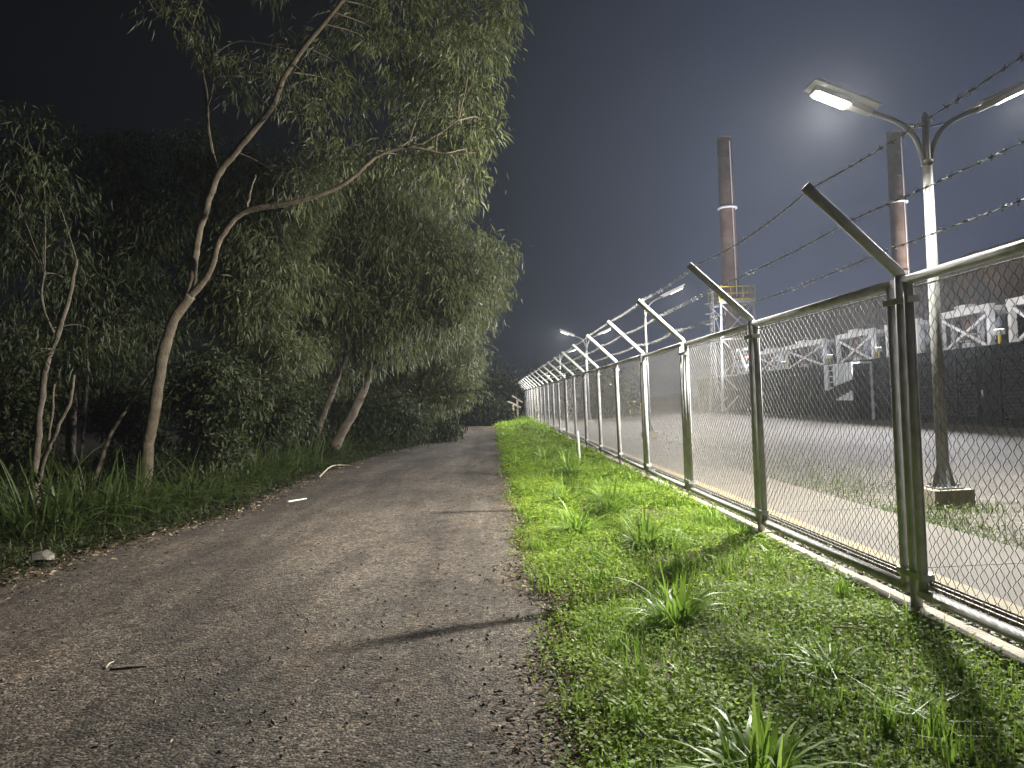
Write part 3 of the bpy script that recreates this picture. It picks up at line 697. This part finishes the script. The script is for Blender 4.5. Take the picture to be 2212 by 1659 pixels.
stick('stick', 'straw coloured stalk lying on the ground cover at right', [(1805,1433,.11),(1840,1438,.12),(1878,1442,.11)], .008)
p = onz(228,1618,.02); o = np_mesh('fallen_leaf', leaf_quads(np.array([[0,0,0.]]), unit(np.array([[.5,.8,.08]])), np.array([.085]), np.array([.034])).reshape(-1,3), M_pale); o.location = (p.x,p.y,.035); tag(o, 'single pale fallen leaf at the bottom left of the road', 'leaf')
# white marker stake and the posts at the fence end
p = onz(1253,1004,.1)
tag(MB().tube([(p.x,p.y,.05),(p.x-.01,p.y,.55),(p.x-.02,p.y,.86),(p.x-.02,p.y,.9)], [.026,.025,.024,.006], 8).build('marker_stake', M_pale, smooth=True), 'slim white marker stake standing in the grass strip', 'stake')
def wpost(px, py, label, h, planks):
    q = onz(px, py, .05); r = empty('signpost', (q.x,q.y,0), 0, label, 'post', 'pale posts at the fence end')
    MB().box((-.07,-.07,0),(.07,.07,h)).build('upright', M_conc, r)
    for (a, b_) in planks: MB().bar(a, b_, .1, .12).build('plank', M_conc, r)
wpost(1110, 912, 'short pale post with a slanted plank across its top', 1.45, [((-.42,-.09,1.62),(.55,-.09,1.1))])
wpost(1119, 909, 'pale post with a broken slanted plank, nearest the fence end', 1.7, [((-.4,-.09,2.0),(.0,-.09,1.75)),((.05,-.09,1.7),(.4,-.09,1.45))])

# ------------------------------------------------------------------ power plant
def rx(Y): return 18.0+(Y-26)*.065          # front line of the engine houses
def ypx(px, off=0.0):                                  # where a sight line meets that front
    r = ray(px, 840); a = r.x/r.y
    return (18.0+off-26*.065)/(a-.065)
ANG = math.atan(.065)
EG = 'black engine houses in a row across the yard'
def house(Y, Ln, label, door=1, H=2.9):
    r = empty('engine_house', (rx(Y), Y, 0), -ANG, label, 'engine house', EG)
    MB().box((0,-Ln/2,0),(3.2,Ln/2,H)).build('body', M_black, r)
    MB().box((-.05,-Ln/2-.02,H+.003),(3.25,Ln/2+.02,H+.07)).build('roof', M_black, r)
    MB().box((-.06,-Ln/2-.01,.004),(-.004,Ln/2+.01,.07)).build('base_rail', M_louv, r)
    w_ = Ln/4
    for i in range(4):
        y0 = -Ln/2+i*w_+.1; y1 = y0+w_-.2
        if i == door:
            f = MB().box((-.045,y0,.2),(-.003,y1,2.45)).build('door', M_black, r)
            MB().box((-.09,y1-.18,1.1),(-.048,y1-.13,1.35)).build('handle', M_corr, f)
        else:
            f = MB(); z = .35
            f.box((-.06,y0,.28),(-.003,y0+.06,2.62)); f.box((-.06,y1-.06,.28),(-.003,y1,2.62)); f.box((-.06,y0+.062,2.56),(-.003,y1-.062,2.62))
            while z < 2.5:
                f.quad((-.075,y0+.065,z),(-.075,y1-.065,z),(-.008,y1-.065,z+.11),(-.008,y0+.065,z+.11)); z += .14
            f.build('louvre_panel', M_louv, r)
    return r
yy = [22.0, 28.0, 34.0, 40.0, 46.0, 52.0, 58.0, 64.0, 70.0, 76.0]
labs = ['nearest black engine house at the right edge behind the fence','black louvred engine house right of the near lamp pole','black engine house behind the double fence post',
        'black engine house carrying the grey slatted landing','black engine house left of the grey landing','black engine house under the second white frame from the left','black engine house before the access tower',
        'black engine house below the left chimney','far black engine house left of the left chimney','farthest black engine house, dim through the dense mesh']
for Y, lb in zip(yy, labs): house(Y, 5.7, lb, door=int(Y) % 3)
PG = 'white braced pipe frames on the engine houses'
def frame(pa, pb, label, top=1.75):
    Ya, Yb = ypx(pb, 1.0), ypx(pa, 1.0); Y = (Ya+Yb)/2; Ln = (Yb-Ya)
    r = empty('braced_gantry', (rx(Y)+1.0, Y, 2.98), -ANG, label, 'gantry', PG)
    for x in (0, 1.6):
        for y in (-Ln/2, Ln/2):
            MB().box((x-.1,y-.11,0),(x+.1,y+.11,top-.38)).build('column', M_white, r)
        MB().box((x-.12,-Ln/2-.16,top-.378),(x+.12,Ln/2+.16,top-.1)).build('beam', M_white, r)
    for y in (-Ln/2, Ln/2): MB().box((.122,y-.1,top-.37),(1.478,y+.1,top-.18)).build('beam', M_white, r)
    b = MB().bar((-.05,-Ln/2+.15,.05),(-.05,Ln/2-.15,top-.42),.1,.12); b.bar((.06,-Ln/2+.15,top-.42),(.06,Ln/2-.15,.05),.1,.12); b.build('cross_brace', M_white, r)
    MB().box((-.05,-Ln*.05,top-.097),(.4,Ln*.18,top+.06)).build('saddle', M_white, r)
    # exhaust pipe rising through the frame to the duct: a thing of its own
    e = empty('exhaust_pipe', (rx(Y)+1.7, Y+Ln*.22, 2.98), -ANG, None, 'exhaust pipe', 'rusty exhaust pipes rising through the white frames')
    P, R = smooth_path([(0,0,0),(0,0,1.2),(.1,0,1.7),(.5,0,2.2),(1.2,0,2.5)], [.26]*5, 4)
    MB().tube(P, R, 14).build('pipe', M_rust, e, True)
    f = MB(); f.tube([(0,0,.02),(0,0,.3)], .34, 14); f.tube([(0,0,.34),(0,0,.4)], .4, 14); f.tube([(0,0,.62),(0,0,.67)], .36, 14); f.build('flange', M_white, e, True)
    e['label'] = 'rusty exhaust pipe inside the '+label
    return Y
FR = [(2195,2300,'white braced frame cut off by the right edge'),(2042,2148,'wide white braced frame right of the near lamp pole'),(1925,1990,'white braced frame hidden behind the double fence post'),
      (1816,1892,'white braced frame above the grey slatted landing'),(1702,1786,'white braced frame second from the grey landing'),(1640,1692,'small white braced frame beside the access tower'),(1572,1625,'farthest white braced frame under the access tower')]
for a, c, lb in FR: frame(a, c, lb)
b = MB(); y0, y1 = 17, 74; n = 38
P = [(rx(y0+(y1-y0)*i/n)+2.6, y0+(y1-y0)*i/n, 5.95) for i in range(n+1)]
r = empty('exhaust_duct', P[0], 0, 'huge dark rusty duct running along above the white frames', 'duct')
pp = [tuple(Vector(q)-Vector(P[0])) for q in P]
MB().tube(pp, 1.2, 28).build('duct_shell', M_duct, r, True)
for i in range(2, n, 4):
    a = Vector(pp[i]); d_ = (Vector(pp[i+1])-a).normalized(); MB().tube([a, a+d_*.12], 1.28, 28).build('stiffener_ring', M_duct, r, True)
# stair with slatted cladding
Y = (ypx(1816)+ypx(1892))/2; Ln = 3.7
r = empty('steel_landing', (rx(Y)-1.0, Y, 0), -ANG, 'grey slatted steel landing with a dark gap across it, against the engine houses', 'landing')
MB().box((0,Ln/2-.62,1.5),(.05,Ln/2,2.775)).build('side_panel', M_corr, r)
b = MB()
for k in range(6):
    y1 = Ln/2-1.25-k*.42; zb = 1.72+.055*k; b.box((0,y1-.34,zb),(.05,y1,2.775))
b.build('slatted_guard', M_corr, r)
b = MB()
for k in range(4): b.box((.02,Ln/2-1.2,1.6+k*.3),(.05,Ln/2-.65,1.66+k*.3))
b.build('ladder', M_corr, r)
b = MB()
for k in range(5):
    y1 = Ln/2-1.5-k*.44; b.box((0,y1-.37,.98),(.05,y1,1.06+.1*k))
b.build('lower_guard', M_corr, r)
MB().box((-.05,-Ln/2,2.78),(1.0,Ln/2,2.86)).build('landing', M_corr, r)
MB().box((.07,-Ln/2,0),(.12,Ln/2,2.77)).build('back_panel', M_black, r)
for y in (-Ln/2+.05, Ln/2-.05): MB().box((.9,y-.05,0),(1.0,y+.05,2.78)).build('leg', M_corr, r)

r = empty('plant_hall', (rx(46)+4.6, 46, 0), -ANG, 'long dark hall standing behind the duct and white frames', 'hall')
MB().box((0,-29,0),(9,26,5.9)).build('wall', M_black, r)
MB().box((-.2,-29.2,5.903),(9.2,26.2,6.05)).build('roof', M_black, r)
for k in range(9):
    f = MB().box((-.06,-26+k*6,.2),(-.003,-22.5+k*6,3.6)).build('door', M_louv, r)
# chimneys and access towers
def chimney(px, X, Y, label):
    r = empty('chimney', (X, Y, 0), 0, label, 'chimney', 'rusty steel chimneys')
    MB().tube([(0,0,0),(0,0,17),(0,0,23.0)], [.7,.64,.6], 24).build('shaft', M_ruststack, r, True)
    b = MB()
    for z in (3,6,9,12,14.6,19.2,21.2): b.tube([(0,0,z),(0,0,z+.07)], .7-.1*z/23*1.0+.012, 24)
    b.build('weld_seam', M_rust, r, True)
    MB().tube([(0,0,17.0),(0,0,17.16)], .82, 24).build('ring_flange', M_white, r, True)
    MB().tube([(0,0,22.95),(0,0,23.08)], .63, 24).build('rim', M_ruststack, r, True)
    MB().bar((.25,-.66,9.5),(.25,-.6,22.6),.06).build('conduit', M_white, r)
    return r
def tower(X, Y, label):
    r = empty('access_tower', (X, Y, 0), 0, label, 'tower', 'white access towers round the chimneys')
    hw = 1.35
    for sx_, sy_ in ((-1,-1),(1,-1),(1,1),(-1,1)): MB().bar((sx_*hw*1.25,sy_*hw*1.25,0),(sx_*hw,sy_*hw,9.0),.17).build('leg', M_steel, r)
    b = MB()
    for k in range(3):
        za, zb = k*3, k*3+3
        for sy_ in (-1,1):
            b.bar((-hw,sy_*hw,za+.1),(hw,sy_*hw,zb-.1),.1); b.bar((hw,sy_*hw+.11,za+.1),(-hw,sy_*hw+.11,zb-.1),.1); b.bar((-hw,sy_*hw,zb-.05),(hw,sy_*hw,zb-.05),.13)
        for sx_ in (-1,1):
            b.bar((sx_*hw,-hw,za+.1),(sx_*hw,hw,zb-.1),.1); b.bar((sx_*hw,-hw,zb-.05),(sx_*hw,hw,zb-.05),.13)
    b.build('brace', M_steel, r)
    b = MB()
    for lo, hi in (((-1.55,-1.55),(1.55,-.75)),((-1.55,.75),(1.55,1.55)),((-1.55,-.748),(-.75,.748)),((.75,-.748),(1.55,.748))): b.box((*lo,9.0),(*hi,9.12))
    b.build('platform', M_steel, r)
    b = MB()
    for z in (9.2,9.7,10.25):
        for q in range(4):
            c = [(-1.5,-1.5),(1.5,-1.5),(1.5,1.5),(-1.5,1.5)]; b.bar((*c[q],z),(*c[(q+1)%4],z),.07 if z > 9.3 else .04,.07 if z > 9.3 else .16)
    for q in range(4):
        c = [(-1.5,-1.5),(1.5,-1.5),(1.5,1.5),(-1.5,1.5)]; a, e = Vector((*c[q],0)), Vector((*c[(q+1)%4],0))
        for t in (0,.33,.66): p = a.lerp(e,t); b.bar((p.x,p.y,9.12),(p.x,p.y,10.25),.07)
    b.build('handrail', M_yellow, r)
    b = MB()
    for s in (-.25,.25): b.bar((-2.0,s-1.2,1),(-2.0,s-1.2,10.2),.06)
    for k in range(30): b.bar((-2.0,-1.45,1.1+k*.3),(-2.0,-.95,1.1+k*.3),.04)
    for k in range(9):
        pts = [(-2.0-.55*math.sin(PI*t/8)*1.2, -1.2+.42*math.cos(PI*t/8), 3+k*.85) for t in range(9)]; b.tube(pts, .025, 5)
    b.build('caged_ladder', M_lampgrey, r)
    return r
def stackpos(px, Y=64.0): return at(px, 620, Y).x
XL, XR = stackpos(1579), stackpos(1948)
chimney(0, XL, 64, 'left rusty chimney rising from a white tower with a yellow railing')
chimney(0, XR, 64, 'right rusty chimney seen just left of the near lamp pole')
tower(XL, 64, 'white access tower with yellow railing round the left chimney')
tower(XR, 64, 'white access tower behind the near lamp pole')
# pipe rack clutter under the left tower
r = empty('pipe_rack', (rx(61)+.2, 61, 2.98), -ANG, 'crowded white pipe rack glowing below the left chimney', 'pipe rack')
for i in range(5): MB().box((-.1+.05*(i%2),-2.4+i*1.15,0),(.12+.05*(i%2),-2.2+i*1.15,2.2)).build('column', M_white, r)
for z in (.6,1.3,1.9): MB().tube([(-.25,-2.6,z),(-.25,2.6,z+.03)], .13, 10).build('pipe', M_white if z != 1.3 else M_rust, r, True)
b = MB().bar((-.45,-2.3,.1),(-.45,0,2.0),.12); b.bar((-.45,0,.1),(-.45,2.3,2.0),.12); b.bar((-.55,2.3,.1),(-.55,0,2.0),.12); b.build('brace', M_white, r)
# floodlights among the frames
FL = [(1902,'floodlight glowing beside the grey landing'),(1797,'floodlight shining on the white column left of the grey landing'),(2165,'floodlight just right of the wide white frame'),(1696,'small floodlight between the two left white frames'),(1632,'farthest floodlight lighting the pipe rack'),(2030,'floodlight beside the near lamp pole, left of the wide white frame')]
for px, lb in FL:
    Y = ypx(px); r = empty('floodlight', (rx(Y)-.55, Y, 2.98), -ANG, lb, 'floodlight', 'floodlights on the engine house roofs')
    MB().box((.5,-.05,0),(.56,.05,.3)).build('bracket', M_yellow, r)
    h = MB().box((.42,-.2,.302),(.62,.2,.5)).build('housing', M_head, r)
    MB().box((.45,-.16,.503),(.6,.16,.51)).build('floodlight_lens', M_flood, h)
    l = bpy.data.lights.new('floodlight_light', 'AREA'); l.shape = 'RECTANGLE'; l.size, l.size_y = .15, .3; l.spread = math.radians(175); l.energy = 3600; l.color = (.97,.95,1)
    o = bpy.data.objects.new('floodlight_light', l); C.objects.link(o); o.parent = r; o.location = (.45,0,.53); o.rotation_euler = (0, math.radians(180-66), 0)
for (X, Y, tgt, lb) in ((XL+6, 60, (XL, 64, 15), 'roof floodlight aimed up at the left chimney'), (XR+5, 57, (XR, 64, 15), 'roof floodlight aimed up at the right chimney')):
    r = empty('floodlight', (X, Y, 2.98), 0, lb, 'floodlight', 'floodlights on the engine house roofs')
    MB().box((-.05,-.05,0),(.05,.05,.3)).build('bracket', M_yellow, r)
    d = (Vector(tgt)-Vector((X,Y,3.4))).normalized(); q = d.to_track_quat('-Z','Y')
    h = MB().box((-.25,-.2,-.02),(.25,.2,.16)).build('housing', M_head, r); h.location = (0,0,.42); h.rotation_mode = 'QUATERNION'; h.rotation_quaternion = q
    MB().box((-.2,-.16,-.03),(.2,.16,-.022)).build('floodlight_lens', M_flood, h)
    l = bpy.data.lights.new('floodlight_light','AREA'); l.shape = 'RECTANGLE'; l.size, l.size_y = .4, .3; l.energy = 1500; l.color = (1,.95,.92); l.spread = math.radians(100)
    o = bpy.data.objects.new('floodlight_light', l); C.objects.link(o); o.parent = h; o.location = (0,0,-.05)
# yellow guard rail and yard lamps far back
r = empty('guard_rail', (7,68.5,0), 0, 'yellow guard rail standing across the far yard', 'guard rail')
x0, x1 = at(1222,880,68.5).x, at(1385,880,68.5).x
for i in range(8):
    x = x0+(x1-x0)*i/7-7; MB().box((x-.045,-.045,0),(x+.045,.045,1.12)).build('post', M_yellow, r)
for z in (.55,1.08): MB().box((x0-7.2,-.1,z-.05),(x1-6.8,-.048,z+.05)).build('rail', M_yellow, r)
def yard_lamp(px, py, Y, label, lit):
    p = at(px, py, Y); r = empty('yard_lamp', (p.x, Y, 0), 0, label, 'yard lamp', 'small lamps across the far yard')
    MB().tube([(0,0,0),(0,0,p.z-.1)], .07, 8).build('pole', M_lampgrey, r, True)
    for s in ((-1,1) if lit != 1 else (0,)):
        if s: MB().tube(smooth_path([(0,0,p.z-.6),(s*.3,0,p.z-.1),(s*.9,0,p.z+.1)], [.05]*3, 4)[0], .05, 6).build('lamp_arm', M_lampgrey, r, True)
        h = MB().box((s*.9-.35,-.15,p.z+.06),(s*.9+.35,.15,p.z+.2)).build('lamp_head', M_head, r)
        if lit:
            MB().box((s*.9-.3,-.14,p.z-.0),(s*.9+.3,.14,p.z+.055)).build('lamp_lens', M_lens, h)
            area('yard_lamp_light', r, (s*.9,0,p.z-.04), (.5,.2), 500, 0)
yard_lamp(1206, 812, 84, 'twin headed lamp glowing low beyond the fence end', 2)
yard_lamp(1229, 832, 92, 'unlit twin arm lamp beyond the yellow guard rail', 0)
yard_lamp(1319, 822, 88, 'single glowing lamp above the yellow guard rail', 1)

# ------------------------------------------------------------------ damp night air
HZ = MB().box((-905,-65,-1.3),(905,905,27)).build('haze', bpy.data.materials.new('haze')); tag(HZ, kind='stuff')
hm = HZ.data.materials[0]; hm.use_nodes = True; ht = hm.node_tree; ht.nodes.clear()
ho_ = ht.nodes.new('ShaderNodeOutputMaterial'); pv = ht.nodes.new('ShaderNodeVolumePrincipled'); ht.links.new(pv.outputs[0], ho_.inputs['Volume'])
pv.inputs['Color'].default_value = (.86,.92,1,1); pv.inputs['Density'].default_value = .00042; pv.inputs['Anisotropy'].default_value = .3
# ------------------------------------------------------------------ render
s = bpy.context.scene
s.view_settings.view_transform = 'Standard'; s.view_settings.look = 'None'; s.view_settings.gamma = 1; s.view_settings.exposure = .45
s.render.engine = 'CYCLES'
s.cycles.use_denoising = True; s.cycles.denoiser = 'OPENIMAGEDENOISE'
s.cycles.max_bounces = 6; s.cycles.diffuse_bounces = 3; s.cycles.transmission_bounces = 3; s.cycles.sample_clamp_indirect = 4; s.cycles.sample_clamp_direct = 12
s.cycles.volume_bounces = 0; s.cycles.volume_step_rate = 5
